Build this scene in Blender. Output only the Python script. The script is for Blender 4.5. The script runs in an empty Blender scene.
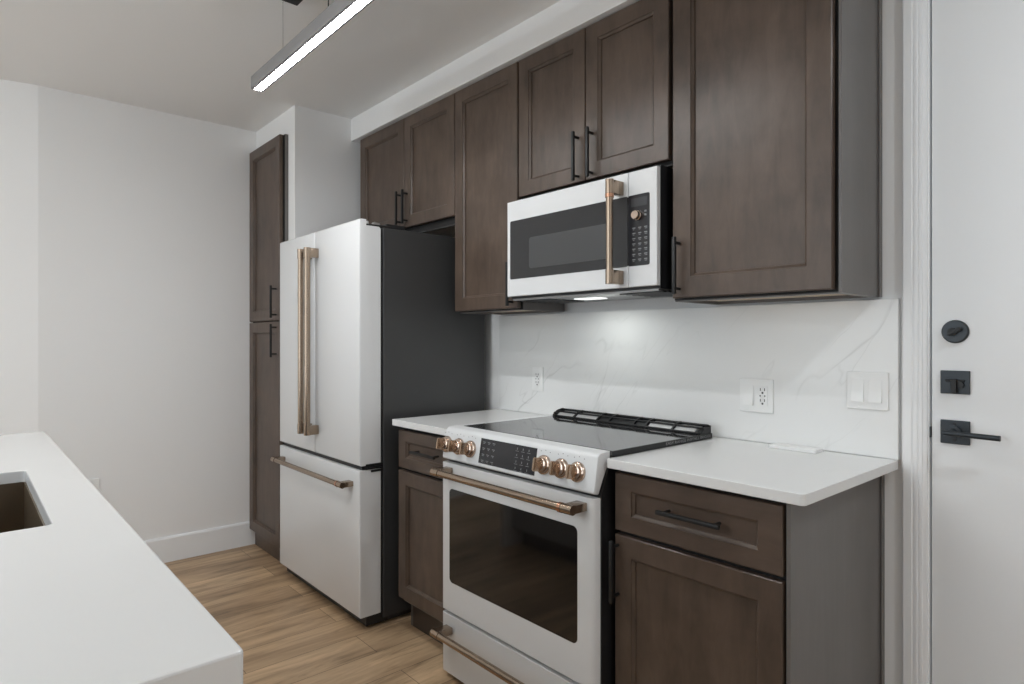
import bpy, bmesh, math, random
from mathutils import Vector, Matrix

# ------------------------------------------------------------------ camera, world, light, exposure
S = bpy.context.scene
COL = S.collection
random.seed(7)

FPX, YAW = 625.9, math.radians(48.656)
cam_d = bpy.data.cameras.new('camera')
cam_d.sensor_fit = 'HORIZONTAL'
cam_d.sensor_width = 36.0
cam_d.lens = FPX / 1024.0 * 36.0
cam_d.shift_y = -(342.0 - 339.94) / 1024.0
cam_d.clip_start = 0.02
cam = bpy.data.objects.new('camera', cam_d)
COL.objects.link(cam)
cam.location = (0.6117, -2.0251, 1.2564)
cam.rotation_euler = (math.pi / 2, 0, YAW)
S.camera = cam

S.view_settings.view_transform = 'Standard'
S.view_settings.look = 'None'
S.view_settings.gamma = 1.0
S.view_settings.use_curve_mapping = False
S.view_settings.exposure = 0.08
S.cycles.use_denoising = True
S.cycles.max_bounces = 12
S.cycles.diffuse_bounces = 8
S.cycles.sample_clamp_indirect = 8.0
S.cycles.caustics_reflective = False
S.cycles.caustics_refractive = False

world = bpy.data.worlds.new('daylight')
S.world = world
world.use_nodes = True
wb = world.node_tree.nodes['Background']
wb.inputs['Color'].default_value = (0.86, 0.93, 1.0, 1)
wb.inputs['Strength'].default_value = 0.8


def area(name, loc, rot, sx, sy, power, color=(1, 1, 1)):
    d = bpy.data.lights.new(name, 'AREA')
    d.shape = 'RECTANGLE'
    d.size, d.size_y, d.energy, d.color = sx, sy, power, color
    o = bpy.data.objects.new(name, d)
    COL.objects.link(o)
    o.location = loc
    o.rotation_euler = rot
    return o


# daylight entering by the living-room window behind the camera
area('window_daylight', (-1.2, -6.35, 1.35), (math.pi / 2, 0, 0), 3.9, 2.1, 46, (0.86, 0.945, 1.0))
PENDANT_STRENGTH = 78.0
HOOD_POWER = 0.55
DOWNLIGHT_POWER = 5.0      # over the island
HALL_FILL_POWER = 9.5          # added ceiling downlight by the entry door, unseen fill
UPLIGHT_POWER = 84.0      # added uplighter out of view, fill light



# ------------------------------------------------------------------ materials
def mat(name, color, rough=0.5, metal=0.0, **kw):
    m = bpy.data.materials.new(name)
    m.use_nodes = True
    p = m.node_tree.nodes['Principled BSDF']
    p.inputs['Base Color'].default_value = (*color, 1)
    p.inputs['Roughness'].default_value = rough
    p.inputs['Metallic'].default_value = metal
    for k, v in kw.items():
        p.inputs[k.replace('_', ' ')].default_value = v
    return m


def nodes(m):
    nt = m.node_tree
    return nt, nt.nodes, nt.links, nt.nodes['Principled BSDF']


def coords(m, scale=(1, 1, 1), rot=(0, 0, 0)):
    nt, N, L, p = nodes(m)
    tc = N.new('ShaderNodeNewGeometry')
    mp = N.new('ShaderNodeMapping')
    mp.inputs['Scale'].default_value = scale
    mp.inputs['Rotation'].default_value = rot
    L.new(tc.outputs['Position'], mp.inputs['Vector'])
    return mp.outputs['Vector']


def noise(m, vec, scale, detail=4, rough=0.55, dist=0.0):
    nt, N, L, p = nodes(m)
    n = N.new('ShaderNodeTexNoise')
    n.inputs['Scale'].default_value = scale
    n.inputs['Detail'].default_value = detail
    n.inputs['Roughness'].default_value = rough
    n.inputs['Distortion'].default_value = dist
    L.new(vec, n.inputs['Vector'])
    return n.outputs['Fac']


def ramp(m, fac, stops):
    nt, N, L, p = nodes(m)
    r = N.new('ShaderNodeValToRGB')
    while len(r.color_ramp.elements) < len(stops):
        r.color_ramp.elements.new(0.5)
    for e, (pos, c) in zip(r.color_ramp.elements, stops):
        e.position = pos
        e.color = (*c, 1)
    L.new(fac, r.inputs['Fac'])
    return r.outputs['Color']


def mix(m, fac, a, b, mode='MIX'):
    nt, N, L, p = nodes(m)
    x = N.new('ShaderNodeMix')
    x.data_type = 'RGBA'
    x.blend_type = mode
    for sock, v in ((x.inputs[0], fac), (x.inputs[6], a), (x.inputs[7], b)):
        if hasattr(v, 'links') or hasattr(v, 'is_linked'):
            L.new(v, sock)
        else:
            sock.default_value = v if isinstance(v, float) else (*v, 1)
    return x.outputs[2]


def bump(m, fac, strength, dist=0.002):
    nt, N, L, p = nodes(m)
    b = N.new('ShaderNodeBump')
    b.inputs['Strength'].default_value = strength
    b.inputs['Distance'].default_value = dist
    L.new(fac, b.inputs['Height'])
    L.new(b.outputs['Normal'], p.inputs['Normal'])


def base(m, col):
    nt, N, L, p = nodes(m)
    L.new(col, p.inputs['Base Color'])


def make_wood(name, scale, c1, c2):
    m = mat(name, c1, 0.36, Specular_IOR_Level=0.4)
    v = coords(m, scale)
    f1 = noise(m, v, 9, 6, 0.6, 0.5)
    f2 = noise(m, coords(m, (1, 1, 1)), 5, 4, 0.6)
    col = mix(m, 0.5, ramp(m, f1, [(0.3, c1), (0.7, c2)]), ramp(m, f2, [(0.3, c1), (0.7, c2)]))
    base(m, col)
    bump(m, f1, 0.06, 0.001)
    return m


WOOD_A, WOOD_B = (0.050, 0.0352, 0.0267), (0.126, 0.0885, 0.067)
M = {}
M['wood'] = make_wood('stained_wood_upright_grain', (2.4, 2.4, 0.55), WOOD_A, WOOD_B)
M['wood_h'] = make_wood('stained_wood_level_grain', (0.55, 2.4, 2.4), WOOD_A, WOOD_B)
M['carcass'] = make_wood('stained_wood_panel', (3.2, 3.2, 0.28), (0.125, 0.115, 0.11), (0.15, 0.14, 0.135))
M['rawwood'] = make_wood('pale_birch', (0.5, 3, 3), (0.62, 0.50, 0.37), (0.70, 0.59, 0.46))
M['gapshade'] = mat('painted_gap_shade', (0.012, 0.011, 0.011), 0.7)  # near-black that paints the shade in the gaps around cabinet fronts
M['toekick'] = make_wood('stained_toe_kick', (0.28, 3.2, 3.2), (0.045, 0.034, 0.028), (0.06, 0.046, 0.038))


def paint(name, c, rough=0.6, b=0.05):
    m = mat(name, c, rough)
    f = noise(m, coords(m), 90, 3, 0.6)
    base(m, ramp(m, f, [(0.0, tuple(x * 0.985 for x in c)), (1.0, c)]))
    bump(m, f, b, 0.001)
    return m


M['wall'] = paint('wall_paint', (0.82, 0.82, 0.82))
M['ceil'] = paint('ceiling_paint', (0.80, 0.80, 0.795), 0.8, 0.12)
M['trim'] = paint('trim_paint', (0.82, 0.83, 0.84), 0.38, 0.0)
M['door'] = paint('door_paint', (0.79, 0.80, 0.81), 0.42, 0.03)


def quartz(name, rot, c=(0.715, 0.715, 0.71), rough=0.22, amt=0.30):
    m = mat(name, c, rough)
    v = coords(m, (1, 1, 1), rot)
    n1 = noise(m, v, 1.3, 3, 0.5, 0.2)
    nt, N, L, p = nodes(m)
    mp = N.new('ShaderNodeMapping')
    mp.inputs['Scale'].default_value = (2.2, 1.4, 0.7)
    L.new(v, mp.inputs['Vector'])
    v2 = mp.outputs['Vector']

    def ridge(scale, width, dist):
        n = noise(m, v2, scale, 4, 0.5, dist)
        d = N.new('ShaderNodeMath')
        d.operation = 'SUBTRACT'
        d.inputs[1].default_value = 0.5
        L.new(n, d.inputs[0])
        a = N.new('ShaderNodeMath')
        a.operation = 'ABSOLUTE'
        L.new(d.outputs[0], a.inputs[0])
        return ramp(m, a.outputs[0], [(0.0, (1, 1, 1)), (width, (0, 0, 0))])
    vein = mix(m, 0.55, ridge(0.9, 0.0065, 0.15), ridge(1.9, 0.007, 0.2), 'ADD')
    mask = ramp(m, noise(m, v, 2.6, 3, 0.6), [(0.42, (0, 0, 0)), (0.66, (amt, amt, amt))])
    f = mix(m, 1.0, vein, mask, 'MULTIPLY')
    soft = ramp(m, n1, [(0.3, tuple(x * 0.965 for x in c)), (0.7, c)])
    base(m, mix(m, f, soft, (0.42, 0.42, 0.41)))
    return m


M['quartz'] = quartz('white_quartz', (0.2, 0.1, 0.5), amt=0.06)
M['marble'] = quartz('veined_quartz', (0.0, math.radians(-37), 0.0), (0.80, 0.805, 0.80), 0.2, 0.5)


def make_floor():
    m = mat('oak_plank_floor', (0.3, 0.2, 0.13), 0.42)
    nt, N, L, p = nodes(m)
    v = coords(m, (1, 1, 1), (0, 0, math.radians(90)))
    br = N.new('ShaderNodeTexBrick')
    br.offset = 0.37
    br.offset_frequency = 2
    br.inputs['Scale'].default_value = 1.0
    br.inputs['Brick Width'].default_value = 1.22
    br.inputs['Row Height'].default_value = 0.182
    br.inputs['Mortar Size'].default_value = 0.0012
    br.inputs['Mortar Smooth'].default_value = 0.2
    br.inputs['Color1'].default_value = (0, 0, 0, 1)
    br.inputs['Color2'].default_value = (1, 1, 1, 1)
    br.inputs['Mortar'].default_value = (0.5, 0.5, 0.5, 1)
    L.new(v, br.inputs['Vector'])
    grain = noise(m, coords(m, (9, 1.1, 1)), 2.0, 7, 0.62, 1.2)
    broad = noise(m, coords(m, (5, 0.7, 1)), 1.6, 4, 0.6, 0.9)
    tone = ramp(m, br.outputs['Color'], [(0.0, (0.43, 0.295, 0.18)), (0.5, (0.53, 0.37, 0.226)), (1.0, (0.63, 0.45, 0.28))])
    g = ramp(m, grain, [(0.25, (0.40, 0.37, 0.35)), (0.45, (0.86, 0.85, 0.84)), (0.75, (1.15, 1.15, 1.15))])
    b = ramp(m, broad, [(0.32, (0.60, 0.57, 0.55)), (0.62, (1.12, 1.12, 1.12))])
    col = mix(m, 1.0, mix(m, 1.0, tone, g, 'MULTIPLY'), b, 'MULTIPLY')
    col = mix(m, br.outputs['Fac'], col, (0.075, 0.05, 0.033))
    base(m, col)
    bump(m, grain, 0.06, 0.001)
    return m


M['floor'] = make_floor()
M['enamel'] = mat('matte_white_enamel', (0.69, 0.695, 0.70), 0.26, Specular_IOR_Level=0.35)
M['fridge_side'] = paint('charcoal_side', (0.046, 0.046, 0.0465), 0.42, 0.1)
M['black'] = mat('black_plastic', (0.012, 0.012, 0.013), 0.45)
M['black_metal'] = mat('black_powder_coat', (0.007, 0.007, 0.0075), 0.5)
M['lock_metal'] = mat('slate_black_metal', (0.030, 0.036, 0.042), 0.38, 0.35)
M['glass_dark'] = mat('dark_oven_glass', (0.008, 0.007, 0.0065), 0.06, 0.0, Specular_IOR_Level=0.6)
M['cooktop'] = mat('black_ceramic_glass', (0.03, 0.03, 0.031), 0.05, 0.0, IOR=2.0)
M['mw_glass'] = mat('smoked_glass', (0.024, 0.024, 0.025), 0.14)
M['mw_screen'] = mat('window_mesh', (0.055, 0.056, 0.057), 0.3)
M['display'] = mat('black_display', (0.018, 0.018, 0.021), 0.2)
M['key'] = mat('key_print', (0.21, 0.215, 0.22), 0.5)
M['steel'] = mat('brushed_steel', (0.62, 0.62, 0.62), 0.3, 1.0)


def brushed(name, c, rough=0.3, stretch=(2, 60, 60)):
    m = mat(name, c, rough, 1.0)
    f = noise(m, coords(m, stretch), 12, 3, 0.6)
    base(m, ramp(m, f, [(0.3, tuple(x * 0.86 for x in c)), (0.7, c)]))
    return m


M['bronze'] = brushed('brushed_bronze', (0.41, 0.32, 0.245), 0.24)
M['bronze_v'] = brushed('brushed_bronze_upright', (0.41, 0.32, 0.245), 0.24, (60, 60, 2))
M['copper'] = mat('polished_copper', (0.58, 0.31, 0.2), 0.25, 1.0)
M['rosegold'] = mat('polished_rose_bronze', (0.60, 0.48, 0.40), 0.12, 1.0)
M['knobgrip'] = mat('satin_bronze', (0.42, 0.31, 0.225), 0.26, 1.0)
M['sinkmetal'] = brushed('sink_bronze_steel', (0.22, 0.17, 0.12), 0.46, (3, 60, 60))
M['plastic'] = mat('white_plastic', (0.81, 0.815, 0.81), 0.35)
M['islandpaint'] = paint('grey_island_paint', (0.36, 0.37, 0.38), 0.5)
M['aluminium'] = mat('grey_aluminium', (0.30, 0.30, 0.305), 0.42, 0.55)
M['darkslot'] = mat('socket_slot', (0.02, 0.02, 0.02), 0.6)
M['print'] = mat('grey_print', (0.26, 0.26, 0.26), 0.5)


def emit(name, c, s):
    m = mat(name, c, 0.4)
    p = m.node_tree.nodes['Principled BSDF']
    p.inputs['Emission Color'].default_value = (*c, 1)
    p.inputs['Emission Strength'].default_value = s
    return m


M['slot_reflection'] = mat('painted_slot_reflection', (0.50, 0.50, 0.50), 0.35, 0.3)  # pale grey painted in for the backsplash reflected in the vent
M['led'] = emit('led_diffuser', (0.96, 0.985, 1.0), PENDANT_STRENGTH)
M['downlens'] = emit('downlight_lens', (1.0, .98, .95), 20.0)
M['hoodlamp'] = emit('hood_lamp', (0.97, 1.0, 0.97), 0.9)
M['hoodplate'] = mat('hood_plate', (0.30, 0.30, 0.30), 0.4, 0.8)


# ------------------------------------------------------------------ building helpers
WORLD = {}          # world location of every thing and part


class MB:
    """collects shapes in world space and links them as one mesh object"""
    def __init__(self):
        self.bm = bmesh.new()

    def box(self, x0, x1, y0, y1, z0, z1, bev=0.0, seg=2):
        b = bmesh.new()
        bmesh.ops.create_cube(b, size=1)
        for v in b.verts:
            v.co = Vector(((x0 + x1) / 2 + v.co.x * (x1 - x0), (y0 + y1) / 2 + v.co.y * (y1 - y0), (z0 + z1) / 2 + v.co.z * (z1 - z0)))
        if bev:
            bmesh.ops.bevel(b, geom=list(b.edges), offset=bev, segments=seg, profile=0.5, affect='EDGES')
        return self.add(b)

    def add(self, b, mtx=None):
        if mtx is not None:
            b.transform(mtx)
        me = bpy.data.meshes.new('tmp')
        b.to_mesh(me)
        b.free()
        self.bm.from_mesh(me)
        bpy.data.meshes.remove(me)
        return self

    def tube(self, p0, p1, r, seg=16, r2=None):
        p0, p1 = Vector(p0), Vector(p1)
        d = p1 - p0
        b = bmesh.new()
        bmesh.ops.create_cone(b, cap_ends=True, segments=seg, radius1=r, radius2=r if r2 is None else r2, depth=d.length)
        q = Vector((0, 0, 1)).rotation_difference(d.normalized())
        return self.add(b, Matrix.Translation((p0 + p1) / 2) @ q.to_matrix().to_4x4())

    def prism(self, poly, axis, a0, a1, bev=0.0, seg=2, only=None):
        """poly: 2-D points in the plane across axis ('X': y,z  'Y': x,z  'Z': x,y)"""
        b = bmesh.new()

        def P(u, w, a):
            return {'X': (a, u, w), 'Y': (u, a, w), 'Z': (u, w, a)}[axis]
        f0 = [b.verts.new(P(u, w, a0)) for u, w in poly]
        f1 = [b.verts.new(P(u, w, a1)) for u, w in poly]
        n = len(poly)
        b.faces.new(f0)
        b.faces.new(f1)
        for i in range(n):
            b.faces.new((f0[i], f0[(i + 1) % n], f1[(i + 1) % n], f1[i]))
        bmesh.ops.recalc_face_normals(b, faces=b.faces)
        if bev:
            e = [x for x in b.edges if only is None or only(x)]
            bmesh.ops.bevel(b, geom=e, offset=bev, segments=seg, profile=0.5, affect='EDGES')
        return self.add(b)

    def lathe(self, prof, origin, axis, seg=28):
        """prof: (radius, height) along axis from origin"""
        b = bmesh.new()
        rings = []
        for r, h in prof:
            if r < 1e-6:
                rings.append([b.verts.new((0, 0, h))])
            else:
                rings.append([b.verts.new((r * math.cos(2 * math.pi * i / seg), r * math.sin(2 * math.pi * i / seg), h)) for i in range(seg)])
        for A, B in zip(rings, rings[1:]):
            for i in range(seg):
                j = (i + 1) % seg
                if len(A) == 1 and len(B) > 1:
                    b.faces.new((A[0], B[i], B[j]))
                elif len(B) == 1 and len(A) > 1:
                    b.faces.new((A[i], A[j], B[0]))
                elif len(A) > 1:
                    b.faces.new((A[i], A[j], B[j], B[i]))
        if len(rings[0]) > 1:
            b.faces.new(list(reversed(rings[0])))
        if len(rings[-1]) > 1:
            b.faces.new(rings[-1])
        bmesh.ops.recalc_face_normals(b, faces=b.faces)
        q = Vector((0, 0, 1)).rotation_difference(Vector(axis).normalized())
        return self.add(b, Matrix.Translation(Vector(origin)) @ q.to_matrix().to_4x4())

    def panel_front(self, x0, x1, z0, z1, yf, th, wx, wz, loops):
        """a framed door or drawer front facing -Y; loops: (extra inset, depth)"""
        b = bmesh.new()

        def ring(ix, iz, y):
            return [b.verts.new(c) for c in ((x0 + ix, y, z0 + iz), (x1 - ix, y, z0 + iz), (x1 - ix, y, z1 - iz), (x0 + ix, y, z1 - iz))]
        R = [ring(0, 0, yf + th), ring(0, 0, yf + 0.0025), ring(0.0025, 0.0025, yf)]
        for e, d in loops:
            R.append(ring(wx + e, wz + e, yf + d))
        b.faces.new(R[0])
        for A, B in zip(R, R[1:]):
            for i in range(4):
                j = (i + 1) % 4
                b.faces.new((A[i], A[j], B[j], B[i]))
        b.faces.new(R[-1])
        bmesh.ops.recalc_face_normals(b, faces=b.faces)
        return self.add(b)

    def build(self, name, m, parent=None, smooth=None):
        loc = Vector((0, 0, 0))
        me = bpy.data.meshes.new(name)
        if parent is None:
            vs = [v.co for v in self.bm.verts]
            loc = Vector(((min(v.x for v in vs) + max(v.x for v in vs)) / 2, (min(v.y for v in vs) + max(v.y for v in vs)) / 2, min(v.z for v in vs)))
        else:
            loc = WORLD[parent.name].copy()
        self.bm.transform(Matrix.Translation(-loc))
        for f in self.bm.faces:
            f.smooth = smooth is not None
        self.bm.to_mesh(me)
        self.bm.free()
        if smooth is not None:
            me.set_sharp_from_angle(angle=math.radians(smooth))
        me.materials.append(m)
        o = bpy.data.objects.new(name, me)
        COL.objects.link(o)
        if parent is None:
            o.location = loc
        else:
            o.parent = parent
        WORLD[o.name] = loc
        return o


def thing(name, label, cat, loc, group=None):
    o = bpy.data.objects.new(name, None)
    o.empty_display_size = 0.1
    COL.objects.link(o)
    o.location = loc
    WORLD[o.name] = Vector(loc)
    return tag(o, label, cat, group)


def tag(o, label, cat, group=None):
    o['label'] = label
    o['category'] = cat
    if group:
        o['group'] = group
    return o


def struct(o):
    o['kind'] = 'structure'
    return o


def bx(*a, **k):
    return MB().box(*a, **k)


def rrect(x0, x1, z0, z1, r, n=6):
    pts = []
    for cx, cz, a in ((x1 - r, z1 - r, 0), (x0 + r, z1 - r, 90), (x0 + r, z0 + r, 180), (x1 - r, z0 + r, 270)):
        for i in range(n + 1):
            t = math.radians(a + 90 * i / n)
            pts.append((cx + r * math.cos(t), cz + r * math.sin(t)))
    return pts


# ------------------------------------------------------------------ the setting
CEIL = 2.543
XL = -3.3426
XR = 2.6
YF = -6.4
XW = -2.745      # return wall beside the fridge
YS = -0.654      # front of the wall around the pantry

struct(bx(-4.3, XR + .1, YF - .1, 0.2, -0.1, 0.0).build('floor', M['floor']))
struct(bx(-4.3, XR + .1, YF - .1, 0.2, CEIL, CEIL + .1).build('ceiling', M['ceil']))
# back wall with the opening of the entry door
DX0, DX1, DZ = 0.069, 0.992, 2.42
w = MB()
w.box(XL - .1, DX0, 0.0, 0.12, 0, CEIL)
w.box(DX1, XR + .1, 0.0, 0.12, 0, CEIL)
w.box(DX0, DX1, 0.0, 0.12, DZ, CEIL)
struct(w.build('wall_back', M['wall']))
# left wall with its splayed end
ang = math.radians(11)
ex, ey = -1.733, 0
ax, ay = XL - math.sin(ang) * 1.3, -1.733 - math.cos(ang) * 1.3
w = MB()
w.prism([(XL, 0.0), (XL, -1.733), (ax, ay), (ax, YF), (ax - .12, YF), (ax - .12, ay + .03), (XL - .12, -1.70), (XL - .12, 0.0)], 'Z', 0, CEIL)
struct(w.build('wall_left', M['wall']))
# wall block around the pantry, the return beside the fridge and the soffit over the cabinets
w = MB()
w.box(XL, XW, YS, 0.0, 2.405, CEIL)
w.box(-2.836, XW, YS, 0.0, 0.0, 2.405)
struct(w.build('wall_alcove', M['wall']))
struct(bx(XW, XR, -0.32, 0.0, 2.414, CEIL).build('wall_soffit', M['wall']))
# right wall with a window opening
w = MB()
w.box(XR, XR + .12, -1.6, 0.0, 0, CEIL)
w.box(XR, XR + .12, YF, -3.6, 0, CEIL)
w.box(XR, XR + .12, -3.6, -1.6, 0, 0.35)
w.box(XR, XR + .12, -3.6, -1.6, 2.35, CEIL)
struct(w.build('wall_right', M['wall']))
# front wall with the living-room window opening
w = MB()
w.box(ax - .12, -3.2, YF - .12, YF, 0, CEIL)
w.box(0.8, XR + .12, YF - .12, YF, 0, CEIL)
w.box(-3.2, 0.8, YF - .12, YF, 0, 0.25)
w.box(-3.2, 0.8, YF - .12, YF, 2.45, CEIL)
struct(w.build('wall_front', M['wall']))
for n, (a0, a1, b0, b1, along) in enumerate(((-3.2, 0.8, .25, 2.45, 'X'), (-3.6, -1.6, .35, 2.35, 'Y'))):
    w = MB()
    for i in range(4):
        c = a0 + (a1 - a0) * i / 3
        c = min(max(c, a0 + .025), a1 - .025)
        if along == 'X':
            w.box(c - .025, c + .025, YF - .1, YF - .04, b0, b1)
        else:
            w.box(XR + .04, XR + .1, c - .025, c + .025, b0, b1)
    for z in (b0 + .025, b1 - .025):
        if along == 'X':
            w.box(a0, a1, YF - .1, YF - .04, z - .025, z + .025)
        else:
            w.box(XR + .04, XR + .1, a0, a1, z - .025, z + .025)
    struct(w.build('window_%d' % (n + 1), M['trim']))

# baseboards: left wall
w = MB()
w.prism([(XL, 0), (XL + .014, 0), (XL + .014, .132), (XL + .009, .142), (XL, .143)], 'Y', -1.733, -0.665)
struct(w.build('baseboard_left', M['trim']))

# entry door with its casing
w = MB()
CX0, CX1 = 0.008, 0.067
prof = [(CX0, 0), (CX0, -.017), (CX0 + .004, -.020), (CX0 + .024, -.020), (CX0 + .027, -.0165), (CX0 + .030, -.019), (CX0 + .037, -.019),
        (CX0 + .040, -.0155), (CX0 + .043, -.0175), (CX0 + .049, -.0165), (CX0 + .051, -.013), (CX0 + .059, -.011), (CX1, -.009), (CX1, 0)]
w.prism(prof, 'Z', 0, 2.413)
w.prism([(DX0 + DX1 - x, y) for x, y in prof], 'Z', 0, 2.413)
w.box(DX0 - .004, DX0 + .002, -.002, 0.10, 0, DZ)
struct(w.build('trim_1', M['trim']))
door = struct(MB().box(DX0 + .006, DX1 - .006, 0.004, 0.048, 0.008, DZ - .01, bev=.002).build('door_1', M['door']))
tag(door, 'white flush entry door with black locks and lever handle', 'door')
HX = 0.131
d = MB()
d.lathe([(.0315, 0), (.0315, .006), (.028, .010), (0, .010)], (HX, .004, 1.279), (0, -1, 0), 36)
rose = d.build('deadbolt', M['lock_metal'], door, smooth=35)
t = MB()
t.lathe([(.010, .0), (.010, .012), (0, .012)], (HX - .004, -.005, 1.279), (0, -1, 0), 20)
b = bmesh.new()
bmesh.ops.create_cube(b, size=1)
for v in b.verts:
    v.co = Vector((v.co.x * .036, v.co.y * .010, v.co.z * .0105))
bmesh.ops.bevel(b, geom=list(b.edges), offset=.003, segments=2, affect='EDGES')
t.add(b, Matrix.Translation((HX + .002, -.020, 1.279)) @ Matrix.Rotation(math.radians(-32), 4, 'Y'))
t.build('thumb_turn', M['black_metal'], rose, smooth=35)
g = MB()
g.box(HX - .0335, HX + .0335, -.004, .004, 1.110, 1.173, bev=.0015)
plate = g.build('guard_plate', M['lock_metal'], door)
g = MB()
g.box(HX - .006, HX + .007, -.022, -.004, 1.113, 1.150, bev=.002)
g.box(HX - .022, HX + .023, -.010, -.004, 1.143, 1.149, bev=.002)
g.tube((HX + .013, -.004, 1.135), (HX + .013, -.012, 1.135), .009, 18)
g.build('latch_turn', M['black_metal'], plate)
g = MB()
g.box(HX - .0335, HX + .0335, -.004, .004, .974, 1.038, bev=.0015)
lp = g.build('lever_plate', M['lock_metal'], door)
g = MB()
g.tube((HX - .002, -.004, 1.008), (HX - .002, -.016, 1.008), .0185, 28)
g.tube((HX - .002, -.016, 1.008), (HX - .002, -.050, 1.008), .0095, 20)
g.tube((HX - .014, -.050, 1.008), (HX + .108, -.050, 1.006), .0072, 18)
g.build('lever_handle', M['lock_metal'], lp, smooth=35)
g = MB()
for z in (.985, 1.029):
    g.tube((HX, -.0035, z), (HX, -.0055, z), .0042, 14)
g.build('screw', M['black_metal'], lp)
bx(DX0 - .001, DX0 + .0055, -.001, .012, .985, 1.015, bev=.001).build('strike_latch', M['lock_metal'], door)

# ------------------------------------------------------------------ cabinets
SHAKER = [(0, 0), (.0010, .0035), (.0085, .0085), (.0095, .0135)]


def pull(p0, p1, out, parent, r=.0055, inset=.018):
    """black bar pull between p0 and p1; posts run back along +Y for 'out'"""
    p0, p1 = Vector(p0), Vector(p1)
    u = (p1 - p0).normalized()
    g = MB()
    lo = Vector((min(p0.x, p1.x), p0.y, min(p0.z, p1.z))) - Vector((r, r, r)) * .999 + Vector((abs(u.x), 0, abs(u.z))) * r
    hi = Vector((max(p0.x, p1.x), p0.y, max(p0.z, p1.z))) + Vector((r, r, r)) * .999 - Vector((abs(u.x), 0, abs(u.z))) * r
    g.box(lo.x, hi.x, lo.y, hi.y, lo.z, hi.z, bev=.0012)
    for q in (p0 + u * inset, p1 - u * inset):
        g.tube(q, q + Vector((0, out, 0)), .0048, 12)
    return g.build('handle', M['black_metal'], parent, smooth=30)


def front(name, x0, x1, z0, z1, yf, parent, th=.02, wx=.058, wz=.058, m='wood'):
    return MB().panel_front(x0, x1, z0, z1, yf, th, wx, wz, SHAKER).build(name, M[m], parent)


def carcass(x0, x1, y0, y1, z0, z1, parent, under='rawwood'):
    t = .016
    g = MB()
    g.box(x0, x0 + t, y0, y1, z0, z1)
    g.box(x1 - t, x1, y0, y1, z0, z1)
    g.box(x0 + t, x1 - t, y0, y1, z1 - t, z1)
    g.box(x0 + t, x1 - t, y1 - .008, y1, z0, z1 - t)
    g.box(x0 + t, x1 - t, y0, y0 + .019, z0, z0 + .038)      # face frame
    g.box(x0 + t, x1 - t, y0, y0 + .019, z1 - .05, z1 - t)
    g.box(x0 + t, x0 + .035, y0, y0 + .019, z0 + .038, z1 - .05)
    g.box(x1 - .035, x1 - t, y0, y0 + .019, z0 + .038, z1 - .05)
    o = g.build('carcass', M['carcass'], parent)
    bx(x0 + .0005, x1 - .0005, y0 - .0045, y0 - .0002, z0 + .004, z1 - .001).build('door_gap_shade', M['gapshade'], parent)  # added black sheet, paints the shade between and behind the doors
    bx(x0 + t, x1 - t, y0 + .019, y1 - .008, z0 + .010, z0 + .022).build('bottom_panel', M[under], parent)
    return o


UY = -0.30            # door faces of the wall cabinets
BY = -.2680           # front of their boxes
ZT = 2.412
# cabinet over the fridge
c = thing('wall_cabinet', 'short two-door dark wood wall cabinet above the fridge', 'cabinet', (-2.215, -.14, 1.80), 'dark wood wall cabinets')
carcass(-2.674, -1.756, BY, -.002, 1.803, ZT, c)
d1 = front('door', -2.672, -2.2005, 1.838, ZT - .004, UY, c)
d2 = front('door', -2.1965, -1.758, 1.838, ZT - .004, UY, c)
pull((-2.228, UY - .03, 2.028), (-2.228, UY - .03, 1.853), .03, d1)
pull((-2.167, UY - .03, 2.028), (-2.167, UY - .03, 1.853), .03, d2)
# tall single-door cabinet
c = thing('wall_cabinet', 'tall single-door dark wood wall cabinet between fridge and microwave', 'cabinet', (-1.535, -.14, 1.38), 'dark wood wall cabinets')
carcass(-1.754, -1.3135, BY, -.022, 1.381, ZT, c)
d1 = front('door', -1.752, -1.3175, 1.389, ZT - .004, UY, c)
pull((-1.346, UY - .03, 1.579), (-1.346, UY - .03, 1.397), .03, d1)
# cabinet over the microwave
c = thing('wall_cabinet', 'two-door dark wood wall cabinet mounted over the microwave', 'cabinet', (-.945, -.14, 1.83), 'dark wood wall cabinets')
carcass(-1.3115, -.5765, BY, -.022, 1.832, ZT, c)
d1 = front('door', -1.3085, -.9435, 1.844, ZT - .004, UY, c)
d2 = front('door', -.9395, -.5800, 1.844, ZT - .004, UY, c)
pull((-.975, UY - .03, 2.026), (-.975, UY - .03, 1.846), .03, d1)
pull((-.905, UY - .03, 2.026), (-.905, UY - .03, 1.846), .03, d2)
# widest single-door cabinet by the door
c = thing('wall_cabinet', 'wide single-door dark wood wall cabinet nearest the entry door', 'cabinet', (-.31, -.14, 1.38), 'dark wood wall cabinets')
carcass(-.5745, -.061, BY, -.022, 1.381, ZT, c)
bx(-.0605, -.052, -.283, -.002, 1.381, ZT).build('end_panel', M['carcass'], c)
d1 = front('door', -.564, -.0705, 1.391, ZT - .004, UY, c, wx=.066, wz=.066)
pull((-.538, UY - .03, 1.583), (-.538, UY - .03, 1.402), .03, d1)
bx(-.0515, -.047, -.024, -.002, 1.381, ZT, bev=.001).build('scribe_moulding', M['carcass'], c)

# base cabinets
FY = -0.60
FB = -.568


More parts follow.
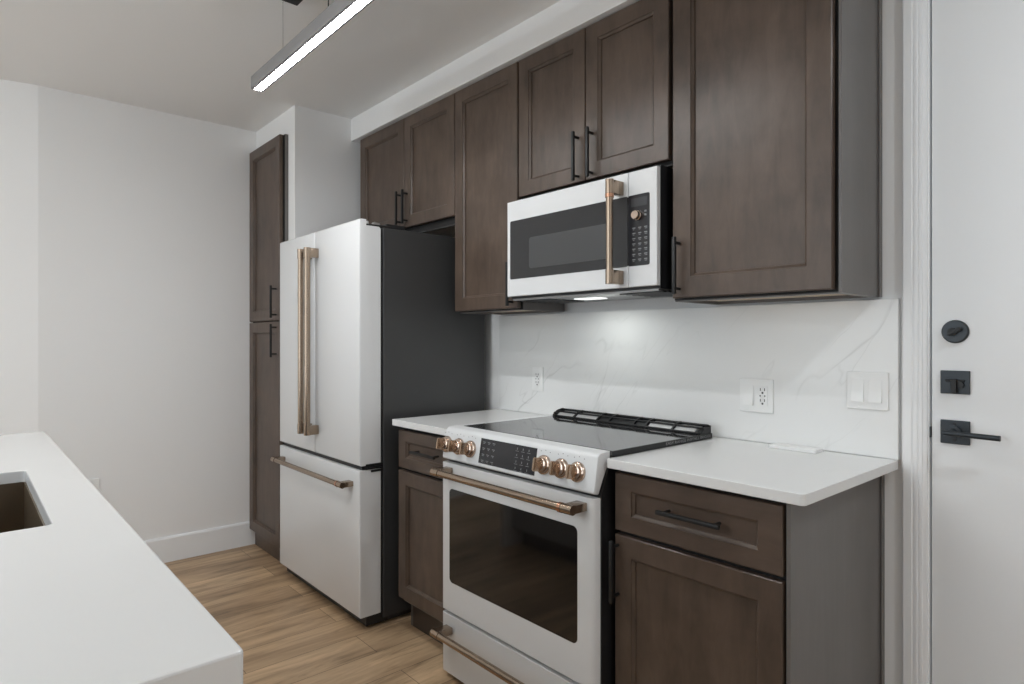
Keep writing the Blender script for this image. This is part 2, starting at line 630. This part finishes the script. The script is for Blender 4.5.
def base_cabinet(label, x0, x1, notch):
    c = thing('base_cabinet', label, 'cabinet', ((x0 + x1) / 2, -.3, 0), 'dark wood base cabinets')
    g = MB()
    side = [(FB, .115), (FB, .886), (-.022, .886), (-.022, 0), (-.535, 0), (-.535, .115)]
    g.prism(side, 'X', x0, x0 + .018)
    g.prism(side if notch else [(FB, 0), (FB, .886), (-.022, .886), (-.022, 0)], 'X', x1 - .018, x1)
    g.box(x0 + .018, x1 - .018, FB, -.022, .115, .135)
    g.box(x0 + .018, x1 - .018, -.03, -.022, .135, .886)
    g.box(x0 + .018, x1 - .018, FB, FB + .019, .85, .886)
    g.box(x0 + .018, x1 - .018, FB, FB + .019, .68, .715)
    g.box(x0 + .018, x0 + .036, FB, FB + .019, .135, .85)
    g.box(x1 - .036, x1 - .018, FB, FB + .019, .135, .85)
    g.build('carcass', M['carcass'], c)
    bx(x0 + .0005, x1 - .0005, FB - .0045, FB - .0002, .125, .885).build('door_gap_shade', M['gapshade'], c)  # same painted gap shade behind the drawer and door
    bx(x0 + .018, x1 - .018, -.535, -.52, 0, .115).build('toe_kick', M['toekick'], c)
    return c


c = base_cabinet('dark wood base cabinet squeezed between fridge and range', -1.757, -1.334, True)
d1 = front('drawer', -1.755, -1.337, .706, .868, FY, c, wz=.046, m='wood_h')
pull((-1.612, FY - .032, .792), (-1.435, FY - .032, .792), .033, d1)
d2 = front('door', -1.755, -1.337, .142, .694, FY, c)
c = base_cabinet('dark wood base cabinet at the end of the run by the entry door', -.559, -.0565, False)
bx(-.056, -.046, -.592, -.002, 0.0, .886).build('end_panel', M['carcass'], c)
d1 = front('drawer', -.556, -.0625, .707, .872, FY, c, wz=.046, m='wood_h')
pull((-.388, FY - .033, .797), (-.203, FY - .033, .797), .033, d1)
d2 = front('door', -.556, -.0625, .142, .694, FY, c)
pull((-.543, FY - .032, .682), (-.543, FY - .032, .505), .032, d2)
bx(-.0455, -.041, -.024, -.002, 0.0, .886, bev=.001).build('scribe_moulding', M['carcass'], c)

# pantry
c = thing('pantry_cabinet', 'tall narrow dark wood pantry cabinet set into the wall beyond the fridge', 'cabinet', (-3.09, -.4, 0))
g = MB()
PX0, PX1 = XL + .004, -2.838
g.box(PX0, PX0 + .018, -.672, -.05, 0.10, 2.403)
g.box(PX1 - .018, PX1, -.672, -.05, 0.0, 2.403)
g.box(PX0 + .018, PX1 - .018, -.672, -.05, 2.385, 2.403)
g.box(PX0 + .018, PX1 - .018, -.672, -.05, .10, .118)
g.box(PX0 + .018, PX1 - .018, -.672, -.05, 1.35, 1.375)
g.box(PX0 + .018, PX1 - .018, -.06, -.05, .118, 2.385)
g.build('carcass', M['carcass'], c)
bx(PX0 + .004, PX1 - .0005, -.6768, -.6722, .105, 2.400).build('door_gap_shade', M['gapshade'], c)  # black sheet painting the shade behind the pantry doors
bx(PX0 + .018, PX1 - .018, -.668, -.65, 0, .10).build('toe_kick', M['wood_h'], c)
d1 = front('door', PX0 + .010, -2.850, 1.366, 2.400, -.70, c)
d2 = front('door', PX0 + .010, -2.850, .100, 1.360, -.70, c)
pull((-2.893, -.732, 1.560), (-2.893, -.732, 1.380), .032, d1)
pull((-2.893, -.732, 1.345), (-2.893, -.732, 1.160), .032, d2)

# ------------------------------------------------------------------ countertops and backsplash
ZC = .914
g = MB()
g.prism([(-1.764, -.0212), (-1.764, -.626), (-1.3325, -.626), (-1.3325, -.0212)], 'Z', .887, ZC, bev=.002)
tag(g.build('countertop', M['quartz']), 'short white quartz countertop between the fridge and the range', 'countertop', 'white quartz countertops')
g = MB()
g.prism([(-1.3315, -.0212), (-1.3315, -.058), (-.5635, -.058), (-.5635, -.626)] + [(-.012 + .012 * math.sin(t * math.pi / 12), -.614 - .012 * math.cos(t * math.pi / 12)) for t in range(7)] + [(0.0, -.0212)], 'Z', .887, ZC, bev=.002)
tag(g.build('countertop', M['quartz']), 'white quartz countertop with an overhanging corner beside the entry door', 'countertop', 'white quartz countertops')
g = bx(-1.764, -.001, -.0205, -.0005, .9145, 1.3745, bev=.001)
tag(g.build('backsplash', M['marble']), 'white slab backsplash with faint grey veins behind the range', 'backsplash')


# outlets and switches
def wall_plate(name, label, cat, x0, x1, z0, z1, parts, group='white wall plates on the backsplash'):
    c = thing(name, label, cat, ((x0 + x1) / 2, -.021, z0), group)
    bx(x0, x1, -.0265, -.0207, z0, z1, bev=.002).build('cover_plate', M['plastic'], c)
    for kind, cx in parts:
        cz = (z0 + z1) / 2
        if kind == 'rocker':
            MB().prism([(-.0265, cz - .033), (-.0265, cz + .033), (-.0280, cz + .033), (-.0305, cz), (-.0345, cz - .033)], 'X', cx - .0165, cx + .0165).build('rocker_switch', M['plastic'], c)
        else:
            f = bx(cx - .0165, cx + .0165, -.0283, -.0262, cz - .033, cz + .033, bev=.001).build('socket', M['plastic'], c)
            s = MB()
            for dz in (.018, -.018):
                s.box(cx - .0085, cx - .0060, -.0288, -.0280, cz + dz - .001, cz + dz + .008)
                s.box(cx + .0060, cx + .0085, -.0288, -.0280, cz + dz - .001, cz + dz + .008)
                s.tube((cx, -.0288, cz + dz - .0075), (cx, -.0280, cz + dz - .0075), .0034, 12)
            s.box(cx - .010, cx - .006, -.0288, -.0280, cz - .002, cz + .003)
            s.box(cx + .006, cx + .010, -.0288, -.0280, cz - .002, cz + .003)
            s.build('socket_slots', M['darkslot'], f)
    for kind, cx in parts:
        for z in (z0 + .008, z1 - .008):
            MB().tube((cx, -.0262, z), (cx, -.0275, z), .003, 10).build('plate_screw', M['plastic'], c)
    return c


wall_plate('power_outlet', 'single white outlet plate on the backsplash beside the fridge', 'outlet', -1.518, -1.446, 1.020, 1.132, [('socket', -1.482)])
wall_plate('switch_outlet', 'double white plate with one rocker and one outlet, near the vent grille', 'outlet', -.481, -.364, 1.014, 1.126, [('rocker', -.448), ('socket', -.399)])
wall_plate('light_switch', 'double white plate with two rocker switches near the entry door', 'light switch', -.137, -.024, 1.052, 1.162, [('rocker', -.105), ('rocker', -.057)])
# outlet low on the far wall
c = thing('power_outlet', 'white outlet plate low on the bare grey far wall', 'outlet', (XL, -1.51, .40))
bx(XL + .0005, XL + .006, -1.55, -1.473, .402, .521, bev=.002).build('cover_plate', M['plastic'], c)
f = bx(XL + .005, XL + .0085, -1.528, -1.495, .428, .494, bev=.001).build('socket', M['plastic'], c)
for z in (.445, .478):
    g = MB()
    g.box(XL + .008, XL + .009, -1.520, -1.517, z, z + .008)
    g.box(XL + .008, XL + .009, -1.506, -1.503, z, z + .008)
    g.build('socket_slots', M['darkslot'], f)
# pop-up cover lying on the worktop
g = MB()
g.box(-.343, -.198, -.098, -.046, ZC + .0003, ZC + .010, bev=.001)
tag(g.build('counter_outlet_cover', M['plastic']), 'thin flat white cover lying on the worktop below the switch plates', 'cover')

# ------------------------------------------------------------------ bar handles used on the appliances
def bar_handle(p0, p1, out_to, parent, r=.0125, blk=.034, m='bronze', name='handle', collars=(0, 1)):
    """horizontal or vertical bar from p0 to p1 in front of the plane y = out_to, with square end brackets"""
    p0, p1 = Vector(p0), Vector(p1)
    u = (p1 - p0).normalized()
    g = MB()
    g.tube(p0, p1, r, 24)
    for q, s in ((p0, 1), (p1, -1)):
        a, b = q, q + u * s * blk
        g.tube(q - u * s * .001, b, r * 1.14, 24)
        h = r * .98
        lo = Vector((min(a.x, b.x), q.y, min(a.z, b.z)))
        hi = Vector((max(a.x, b.x), out_to, max(a.z, b.z)))
        if abs(u.x) > .5:
            g.box(lo.x, hi.x, q.y, out_to, q.z - h, q.z + h, bev=.002)
        else:
            g.box(q.x - h, q.x + h, q.y, out_to, lo.z, hi.z, bev=.002)
    o = g.build(name, M[m], parent, smooth=35)
    for k in collars:
        q, s = (p0, 1) if k == 0 else (p1, -1)
        a = q + u * s * (blk + .001)
        MB().tube(a, a + u * s * .012, r * 1.2, 24).build('handle_collar', M['copper'], parent, smooth=35)
    return o


# ------------------------------------------------------------------ fridge
FX0, FX1, FYF, FYB = -2.735, -1.837, -.743, -.640
FSPL = -2.2915
c = thing('refrigerator', 'white french-door refrigerator with charcoal sides and bronze handles', 'refrigerator', (-2.286, -.38, 0))
g = MB()
g.box(FX0 + .004, FX1, -.628, -.05, .03, 1.752, bev=.003)
g.box(FX0 + .03, FX1 - .03, -.60, -.08, 0.0, .03)
g.build('body', M['fridge_side'], c)
bx(FX0 + .012, FX1 - .012, -.642, -.625, .06, 1.73).build('door_gasket', M['black'], c)


def fridge_door(name, x0, x1, z0, z1, notch):
    poly = [(FYF, z0), (FYF, z1)]
    if notch:
        poly += [(FYF + .033, z1), (FYF + .033, z1 - .026), (FYB - .008, z1 - .026), (FYB, z1 - .034)]
    else:
        poly += [(FYB, z1)]
    poly += [(FYB, z0)]
    g = MB()
    g.prism(poly, 'X', x0, x1, bev=.009, seg=3,
            only=lambda e: all(v.co.y < FYF + .001 for v in e.verts))
    return g.build(name, M['enamel'], c, smooth=30)


dl = fridge_door('door', FX0, FSPL - .0015, .712, 1.779, True)
dr = fridge_door('door', FSPL + .0015, FX1, .712, 1.779, True)
fz = fridge_door('freezer_drawer', FX0, FX1, .058, .692, False)
bx(FX0 + .015, FX1 - .015, FYF + .02, FYB, .690, .714).build('drawer_gap_seal', M['black'], c)
g = MB()
for dz in (.686, .700, .713):
    g.box(FX1 - .085, FX1 + .003, FYF + .055 if dz == .686 else FYF + .03, FYB + .01, dz - .005, dz + .005, bev=.002)
g.tube((FX1 - .02, FYB - .01, .680), (FX1 - .02, FYB - .01, .724), .012, 16)
g.build('middle_hinge', M['black'], c)
g = MB()
g.box(FX1 - .10, FX1 - .012, -.70, -.56, 1.7525, 1.764, bev=.003)
g.box(FX1 - .09, FX1 - .02, -.60, -.50, 1.752, 1.776, bev=.005)
th = g.build('top_hinge', M['black'], c)
g = MB()
g.tube((FX1 - .03, -.692, 1.755), (FX1 - .03, -.692, 1.777), .008, 14)
g.prism([(-.668, 1.760), (-.630, 1.760), (-.636, 1.772), (-.660, 1.776)], 'X', FX1 - .040, FX1 - .016)
g.build('hinge_pin', M['steel'], th)
bx(FX0 + .01, FX1 - .01, -.705, -.60, .012, .056).build('base_grille', M['black'], c)
for x, p in ((-2.330, dl), (-2.255, dr)):
    bar_handle((x, -.795, .806), (x, -.795, 1.693), FYF, p, r=.0142, blk=.044, m='bronze_v', collars=())
bar_handle((-2.690, -.795, .630), (-1.890, -.795, .630), FYF, fz, r=.0115, blk=.040, collars=(1,))

# ------------------------------------------------------------------ range
RX0, RX1, RYF = -1.3265, -.5700, -.668
c = thing('range', 'white slide-in electric range with black glass cooktop and bronze handles', 'range', (-.948, -.35, 0))
g = MB()
g.box(RX0 + .004, RX1 - .002, -.598, -.066, .030, .905)
g.box(RX0 + .004, RX1 - .002, -.640, -.597, .030, .800)
g.prism([(-.597, .798), (-.597, .905), (-.6035, .900), (-.641, .809), (-.641, .798)], 'X', RX0 + .004, RX1 - .002)
for x in (RX0 + .05, RX1 - .05):
    for y in (-.60, -.12):
        g.tube((x, y, 0), (x, y, .03), .018, 14)
g.build('body', M['black'], c)
# sloped control panel with the front lip
PT, PB = (-.608, .929), (-.668, .812)
g = MB()
g.prism([(-.5985, .906), (-.5985, .931), (-.640, .928), (-.651, .918), (-.667, .824), (-.668, .814), (-.645, .808), (-.606, .900)], 'X', RX0 - .002, RX1 - .006, bev=.006, seg=2,
        only=lambda e: all(v.co.y < -.605 for v in e.verts))
cp = g.build('control_panel', M['enamel'], c, smooth=40)
ptop, pbot = Vector((0, -.651, .918)), Vector((0, -.667, .824))
slope = (pbot - ptop).normalized()                 # down the panel
pn = Vector((0, slope.z, -slope.y)).normalized()   # outward
if pn.y > 0:
    pn = -pn


def on_panel(x, s, out=0.0):
    q = ptop + slope * s + pn * out
    return Vector((x, q.y, q.z))


PROT = Matrix((Vector((1, 0, 0)), -pn, -slope)).transposed().to_4x4()    # local x right, y inward, z up the panel


def panel_box(g, x0, x1, s0, s1, o0, o1, bev=0):
    b = bmesh.new()
    bmesh.ops.create_cube(b, size=1)
    for v in b.verts:
        v.co = Vector((v.co.x * (x1 - x0), v.co.y * (o1 - o0), v.co.z * (s1 - s0)))
    if bev:
        bmesh.ops.bevel(b, geom=list(b.edges), offset=bev, segments=1, affect='EDGES')
    return g.add(b, Matrix.Translation(on_panel((x0 + x1) / 2, (s0 + s1) / 2, (o0 + o1) / 2)) @ PROT)


g = MB()
panel_box(g, -1.110, -.826, .006, .092, -.002, .0012)
dp = g.build('display', M['display'], cp)
gl, gn = MB(), MB()
for i in range(3):
    for j in range(4):
        x, z = -1.090 + i * .026, .017 + j * .021
        panel_box(gl, x - .007, x + .007, z, z + .0022, .001, .0016)
        panel_box(gl, x - .005 + .002 * i, x + .003 + .001 * j, z + .005, z + .0068, .001, .0016)
        x = -.918 + i * .028
        panel_box(gn, x - .001, x + .0015, z - .002, z + .005, .001, .0016)
        panel_box(gn, x - .008, x + .008, z + .009, z + .0102, .001, .0016)
gl.build('mode_keys', M['key'], dp)
gn.build('number_keys', M['key'], dp)
KS = .052
for x in (-1.306, -1.232, -1.163, -.788, -.713, -.646):
    o0 = on_panel(x, KS)
    g = MB()
    g.lathe([(.0305, 0.0), (.0305, .005), (.0285, .009), (.0275, .010), (.0215, .011), (.0215, .014), (.0230, .016), (.0230, .020), (.0200, .022), (.0150, .022), (.0150, .028), (0, .028)], o0, pn, 36)
    k = g.build('knob', M['rosegold'], cp, smooth=40)
    g = MB()
    b = bmesh.new()
    bmesh.ops.create_cube(b, size=1)
    for v in b.verts:
        v.co = Vector((v.co.x * .0135, v.co.y * .036, v.co.z * .042))
    bmesh.ops.bevel(b, geom=list(b.edges), offset=.003, segments=2, affect='EDGES')
    g.add(b, Matrix.Translation(on_panel(x, KS, .030)) @ PROT)
    g.build('knob_grip', M['knobgrip'], k, smooth=40)
    g = MB()
    for i in (-1, 0, 1):
        panel_box(g, x + i * .020 - .0012, x + i * .020 + .0012, .010 - (i == 0) * .004, .0122 - (i == 0) * .004, 0, .0005)
    g.build('knob_marks', M['black'], cp)
# cooktop and its rear vent grille
g = MB()
g.box(-1.288, RX1 + .003, -.598, -.060, .9165, .932, bev=.0015)
ck = g.build('cooktop', M['cooktop'], c)
bx(RX1 + .0032, RX1 + .0050, -.598, -.060, .9150, .9312).build('cooktop_edge', M['black_metal'], c)
bx(RX0 - .004, -1.2885, -.598, -.060, .906, .9305, bev=.002).build('cooktop_trim', M['enamel'], c)
vx0, vx1 = -1.288, RX1 + .001
sec_f, sec_m, sec_b = (-.128, .936), (-.104, .952), (-.072, .958)


def rail(g, p, r):
    g.tube((vx0 + .014, p[0], p[1]), (vx1 - .004, p[0], p[1]), r, 10)


g = MB()
rail(g, sec_f, .0036)
rail(g, sec_m, .0036)
rail(g, sec_b, .0040)
g.prism([(-.128, .932), (-.104, .948), (-.068, .954), (-.062, .933)], 'X', vx1 - .018, vx1)
for fr in (0.0, .165, .345, .43, .60, .68, .845):
    x = vx0 + .012 + fr * (vx1 - vx0 - .02)
    g.prism([(-.131, .932), (-.129, .940), (-.104, .957), (-.070, .9625), (-.064, .959), (-.064, .932)], 'X', x - .0035, x + .0035)
g.box(vx0 + .012, vx1, -.067, -.062, .9322, .958)
g.tube((vx0 + .012, -.068, .943), (vx0 + .012, -.118, .940), .011, 14)
g.build('vent_grille', M['black_metal'], c)
for fa, fb, mm in ((.02, .33, 'slot_reflection'), (.35, .67, 'black'), (.69, .97, 'slot_reflection')):  # end slots get a painted light reflection, the middle stays black
    MB().prism([(-.126, .9325), (-.104, .9475), (-.070, .9525), (-.070, .9325)], 'X', vx0 + .012 + fa * (vx1 - vx0 - .02), vx0 + .012 + fb * (vx1 - vx0 - .02)).build('vent_slot_backing', M[mm], c)
# printing on the side edge of the cooktop
tcv = bpy.data.curves.new('t', 'FONT')
tcv.body = 'EASY RANGE INSTALL BRIDGE'
tcv.size = .0125
tob = bpy.data.objects.new('t', tcv)
COL.objects.link(tob)
bpy.context.view_layer.update()
tme = bpy.data.meshes.new_from_object(tob.evaluated_get(bpy.context.evaluated_depsgraph_get()))
bpy.data.objects.remove(tob)
b = bmesh.new()
b.from_mesh(tme)
wd = max(v.co.x for v in b.verts)
for v in b.verts:
    v.co = Vector((RX1 + .0052, -.335 + v.co.x * .265 / wd, .9195 + v.co.y))
g = MB()
g.add(b)
g.build('edge_lettering', M['print'], ck)
# oven door with window
g = MB()
DZ0, DZ1 = .252, .800
g.prism([(RX0 - .003, -.640), (RX0 - .003, RYF + .010), (RX0 + .000, RYF + .003), (RX0 + .007, RYF), (RX1 - .030, RYF), (RX1 - .018, RYF + .004), (RX1 - .010, RYF + .013), (RX1 - .006, -.640)],
        'Z', DZ0, DZ1)
od = g.build('oven_door', M['enamel'], c, smooth=40)
g = MB()
g.prism(rrect(-1.280, -.640, .362, .708, .018), 'Y', RYF - .0012, RYF + .004)
g.build('oven_window', M['glass_dark'], od)
bar_handle((-1.300, -.728, .774), (-.602, -.728, .774), RYF, od, r=.0125, blk=.040, collars=(1,))
g = MB()
g.prism([(RX0 - .003, -.640), (RX0 - .003, RYF + .010), (RX0 + .000, RYF + .003), (RX0 + .007, RYF), (RX1 - .030, RYF), (RX1 - .018, RYF + .004), (RX1 - .010, RYF + .013), (RX1 - .006, -.640)],
        'Z', .022, .238)
wd_ = g.build('warming_drawer', M['enamel'], c, smooth=40)
bar_handle((-1.300, -.728, .186), (-.602, -.728, .186), RYF, wd_, r=.0125, blk=.040, collars=())

# ------------------------------------------------------------------ microwave
MX0, MX1, MYF = -1.327, -.592, -.345
c = thing('microwave', 'white over-the-range microwave with bronze bar handle', 'microwave', (-.955, -.17, 1.415))
g = MB()
g.box(MX0 + .003, MX1 - .001, -.323, -.023, 1.424, 1.824)
g.build('body', M['black'], c)
MSP = -.708
g = bx(MX0, MSP - .001, MYF, -.325, 1.433, 1.818, bev=.0025)
md = g.build('door', M['enamel'], c)
g = bx(MSP + .001, MX1, MYF, -.325, 1.433, 1.818, bev=.0025)
mp_ = g.build('control_panel', M['enamel'], c)
g = MB()
pts = [p for p in rrect(-1.308, MSP - .001, 1.502, 1.738, .010)]
pts = [(min(x, MSP - .001), z) for x, z in pts]
g.prism(rrect(-1.308, MSP - .0012, 1.502, 1.738, .006), 'Y', MYF - .001, MYF + .003)
mw = g.build('door_glass', M['mw_glass'], md)
g = MB()
g.prism(rrect(-1.195, -.795, 1.538, 1.660, .012), 'Y', MYF - .0016, MYF)
g.build('window_mesh', M['mw_screen'], mw)
g = MB()
g.prism(rrect(MSP + .0012, -.620, 1.502, 1.738, .006), 'Y', MYF - .001, MYF + .003)
mg = g.build('control_glass', M['display'], mp_)
bx(-.694, -.628, MYF - .0016, MYF - .0005, 1.698, 1.727).build('display_screen', mat('unlit_screen', (.04, .042, .046), .25), mg)
g = MB()
for j in range(7):
    for i in range(3):
        x, z = -.683 + i * .024, 1.628 - j * .0175
        g.box(x - .006, x + .006, MYF - .0016, MYF - .0005, z - .0016, z + .0016)
        g.box(x - .004, x + .002 + .002 * i, MYF - .0016, MYF - .0005, z - .0062, z - .0044)
g.build('number_keys', M['key'], mg)
g = MB()
for z in (1.664, 1.676):
    g.box(-.640, -.632, MYF - .0016, MYF - .0005, z, z + .006)
g.build('dial_marks', M['key'], mg)
g = MB()
g.lathe([(.0165, 0), (.0165, .006), (.0145, .008), (.0145, .018), (.0125, .020), (0, .020)], (-.667, MYF - .001, 1.668), (0, -1, 0), 28)
g.build('dial', M['rosegold'], mp_, smooth=40)
g = MB()
bar_handle((-.738, -.405, 1.444), (-.738, -.405, 1.790), MYF, md, r=.0125, blk=.046, m='bronze_v', collars=(1,))
# underside with filters and lamp
g = MB()
g.box(MX0 + .01, MX1 - .01, -.322, -.024, 1.4175, 1.4245)
bp_ = g.build('bottom_plate', M['hoodplate'], c)
for xa, xb in ((-1.30, -1.12), (-.78, -.60)):
    g = MB()
    for i in range(6):
        y = -.30 + i * .035
        g.box(xa, xb, y, y + .018, 1.414, 1.418)
    g.build('grease_filter', M['black'], bp_)

g = MB()
g.prism(rrect(-1.075, -.945, -.235, -.150, .03), 'Z', 1.4150, 1.4178)
g.build('lamp_lens', M['hoodlamp'], bp_)
area('hood_lamp_light', (-.985, -.175, 1.411), (math.radians(-8), 0, 0), .20, .08, HOOD_POWER, (0.96, 1.0, 0.96))

# ------------------------------------------------------------------ island with sink
IX0, IX1, IY1, IY0 = -2.307, -.102, -1.790, -2.80
g = MB()
SX0, SX1, SY1, SY0 = -1.470, -.825, -1.898, -2.330
IT = .044
outer = rrect(IX0, IX1, IY0, IY1, .006, 3)
hole = rrect(SX0, SX1, SY0, SY1, .012, 3)
b = bmesh.new()


def slab_with_hole(b, outer, hole, z0, z1):
    vo0 = [b.verts.new((x, y, z0)) for x, y in outer]
    vo1 = [b.verts.new((x, y, z1)) for x, y in outer]
    vh0 = [b.verts.new((x, y, z0)) for x, y in hole]
    vh1 = [b.verts.new((x, y, z1)) for x, y in hole]
    n = len(outer)
    for i in range(n):
        j = (i + 1) % n
        b.faces.new((vo1[i], vo1[j], vh1[j], vh1[i]))
        b.faces.new((vo0[j], vo0[i], vh0[i], vh0[j]))
        b.faces.new((vo0[i], vo0[j], vo1[j], vo1[i]))
        b.faces.new((vh0[j], vh0[i], vh1[i], vh1[j]))
    bmesh.ops.recalc_face_normals(b, faces=b.faces)
    ed = [e for e in b.edges if len(e.link_faces) == 2 and abs(e.verts[0].co.z - z1) < 1e-6 and abs(e.verts[1].co.z - z1) < 1e-6
          and e.calc_face_angle(0) > 1.2]
    bmesh.ops.bevel(b, geom=ed, offset=.003, segments=2, profile=.5, affect='EDGES')


slab_with_hole(b, outer, hole, .914 - .03, .914)
g.add(b)
it = g.build('island_countertop', M['quartz'])
tag(it, 'large white quartz island worktop with waterfall ends and sink cutout', 'countertop')
MB().prism(rrect(IX1 - .045, IX1, IY0, IY1, .006, 3), 'Z', 0.0, .8842).build('waterfall_end', M['quartz'], it)
MB().prism(rrect(IX0, IX0 + .045, IY0, IY1, .006, 3), 'Z', 0.0, .8842).build('waterfall_end', M['quartz'], it)
c = thing('island_cabinet', 'grey painted island cabinet under the white quartz worktop', 'cabinet', (-1.2, -2.3, 0))
g = MB()
IC0, IC1 = IX0 + .047, IX1 - .047
g.box(IC0, IC0 + .018, -2.75, -1.86, .10, .882)
g.box(IC1 - .018, IC1, -2.75, -1.86, .10, .882)
g.box(IC0 + .018, IC1 - .018, -2.75, -2.73, .10, .882)
g.box(IC0 + .018, IC1 - .018, -2.73, -1.86, .10, .118)
g.box(IC0 + .018, IC1 - .018, -1.878, -1.86, .86, .882)
g.build('carcass', M['islandpaint'], c)
bx(IC0 + .02, IC1 - .02, -1.93, -1.915, 0, .10).build('toe_kick', M['black'], c)
nd = 4
for i in range(nd):
    xa = IC0 + (IC1 - IC0) * i / nd
    xb = IC0 + (IC1 - IC0) * (i + 1) / nd
    b = MB()
    b.box(xa + .002, xb - .002, -1.8595, -1.840, .112, .875, bev=.002)
    b.build('door', M['islandpaint'], c)
# undermount sink
g = MB()
t = .004
zb = .914 - .24
g.box(SX0 + .001, SX1 - .001, SY0 + .001, SY1 - .001, zb - t, zb)
g.box(SX0 - .002, SX0 + .003, SY0, SY1, zb, .8835)
g.box(SX1 - .003, SX1 + .002, SY0, SY1, zb, .8835)
g.box(SX0 + .003, SX1 - .003, SY0 - .002, SY0 + .003, zb, .8835)
g.box(SX0 + .003, SX1 - .003, SY1 - .003, SY1 + .002, zb, .8835)
sk = thing('kitchen_sink', 'dark bronze-toned sink set under the island worktop cutout', 'sink', (-1.15, -2.11, zb))
g.build('basin', M['sinkmetal'], sk)
g = MB()
g.lathe([(.045, 0), (.045, .003), (.036, .004), (.030, .001), (0, .001)], (-1.15, -2.11, zb), (0, 0, 1), 28)
g.build('drain', M['steel'], sk, smooth=40)

# ------------------------------------------------------------------ pendant light
PY, PZ0, PZ1, PA, PB_ = -1.106, 2.289, 2.340, -2.032, -.58
c = thing('pendant_light', 'long slim grey linear pendant light with glowing white underside', 'pendant light', ((PA + PB_) / 2, PY, PZ0))
g = MB()
hw = .0240
g.box(PA, PB_, PY - hw, PY - hw + .003, PZ0, PZ1)
g.box(PA, PB_, PY + hw - .003, PY + hw, PZ0, PZ1)
g.box(PA, PB_, PY - hw + .003, PY + hw - .003, PZ1 - .004, PZ1)
g.box(PA, PA + .003, PY - hw + .003, PY + hw - .003, PZ0, PZ1 - .004)
g.box(PB_ - .003, PB_, PY - hw + .003, PY + hw - .003, PZ0, PZ1 - .004)
g.box(PA + .003, PB_ - .003, PY - hw + .003, PY - hw + .010, PZ0, PZ0 + .003)
g.box(PA + .003, PB_ - .003, PY + hw - .007, PY + hw - .003, PZ0, PZ0 + .003)
g.build('housing', M['aluminium'], c)
bx(PA + .012, PB_ - .012, PY - hw + .0110, PY + hw - .0105, PZ0 - .0005, PZ0 + .006).build('diffuser', M['led'], c)
g = MB()
g.box(-1.690, -.92, PY - .030, PY + .030, 2.512, CEIL, bev=.002)
cn = g.build('canopy', M['black_metal'], c)
for x in (-1.752, -.860):
    MB().tube((x, PY, PZ1 - .001), (x, PY, CEIL), .0011, 8).build('cable', M['aluminium'], c)
MB().tube((-1.36, PY, PZ1 - .001), (-1.36, PY, 2.513), .0022, 8).build('power_cord', M['black'], c)

# recessed downlight over the island, and one added by the entry as fill
for lx, ly, pw, lab, tint in ((-1.70, -2.02, DOWNLIGHT_POWER, 'round recessed ceiling downlight above the island worktop', (1.0, .98, .95)),
                              (1.10, -.78, HALL_FILL_POWER, 'round recessed ceiling downlight added out of view as fill for the entry door', (.86, .94, 1.0))):
    c = thing('recessed_downlight', lab, 'downlight', (lx, ly, CEIL - .006), 'recessed ceiling downlights')
    g = MB()
    g.lathe([(.078, 0), (.078, .003), (.060, .0055), (0, .0055)], (lx, ly, CEIL - .0005), (0, 0, -1), 32)
    g.build('trim_ring', M['trim'], c, smooth=40)
    g = MB()
    g.lathe([(.056, 0), (.056, .0015), (0, .0015)], (lx, ly, CEIL - .006), (0, 0, -1), 32)
    g.build('lens', M['downlens'], c)
    d = bpy.data.lights.new('downlight_lamp', 'AREA')
    d.shape, d.size, d.energy, d.color = 'DISK', .11, pw, tint
    o = bpy.data.objects.new('downlight_lamp', d)
    COL.objects.link(o)
    o.location = (lx, ly, CEIL - .010)
# added out-of-view uplighter, bounces fill light off the ceiling
c = thing('added_fill_lamp', 'slim black uplighter added out of view for fill light', 'floor lamp', (-1.0, -4.6, 0))
g = MB()
g.lathe([(.14, 0), (.14, .018), (.03, .03), (0, .03)], (-1.0, -4.6, 0), (0, 0, 1), 32)
g.build('base', M['black_metal'], c, smooth=40)
MB().tube((-1.0, -4.6, .02), (-1.0, -4.6, 1.64), .011, 16).build('pole', M['black_metal'], c, smooth=40)
g = MB()
g.lathe([(.02, 1.62), (.10, 1.65), (.17, 1.70), (.172, 1.70), (.10, 1.645), (.02, 1.612)], (-1.0, -4.6, 0), (0, 0, 1), 32)
g.build('lamp_bowl', M['black_metal'], c, smooth=40)
d = bpy.data.lights.new('fill_uplight', 'AREA')
d.shape, d.size, d.energy, d.color = 'DISK', .28, UPLIGHT_POWER, (0.85, 0.94, 1.0)
o = bpy.data.objects.new('fill_uplight', d)
COL.objects.link(o)
o.location = (-1.0, -4.6, 1.695)
o.rotation_euler = (math.pi, 0, 0)
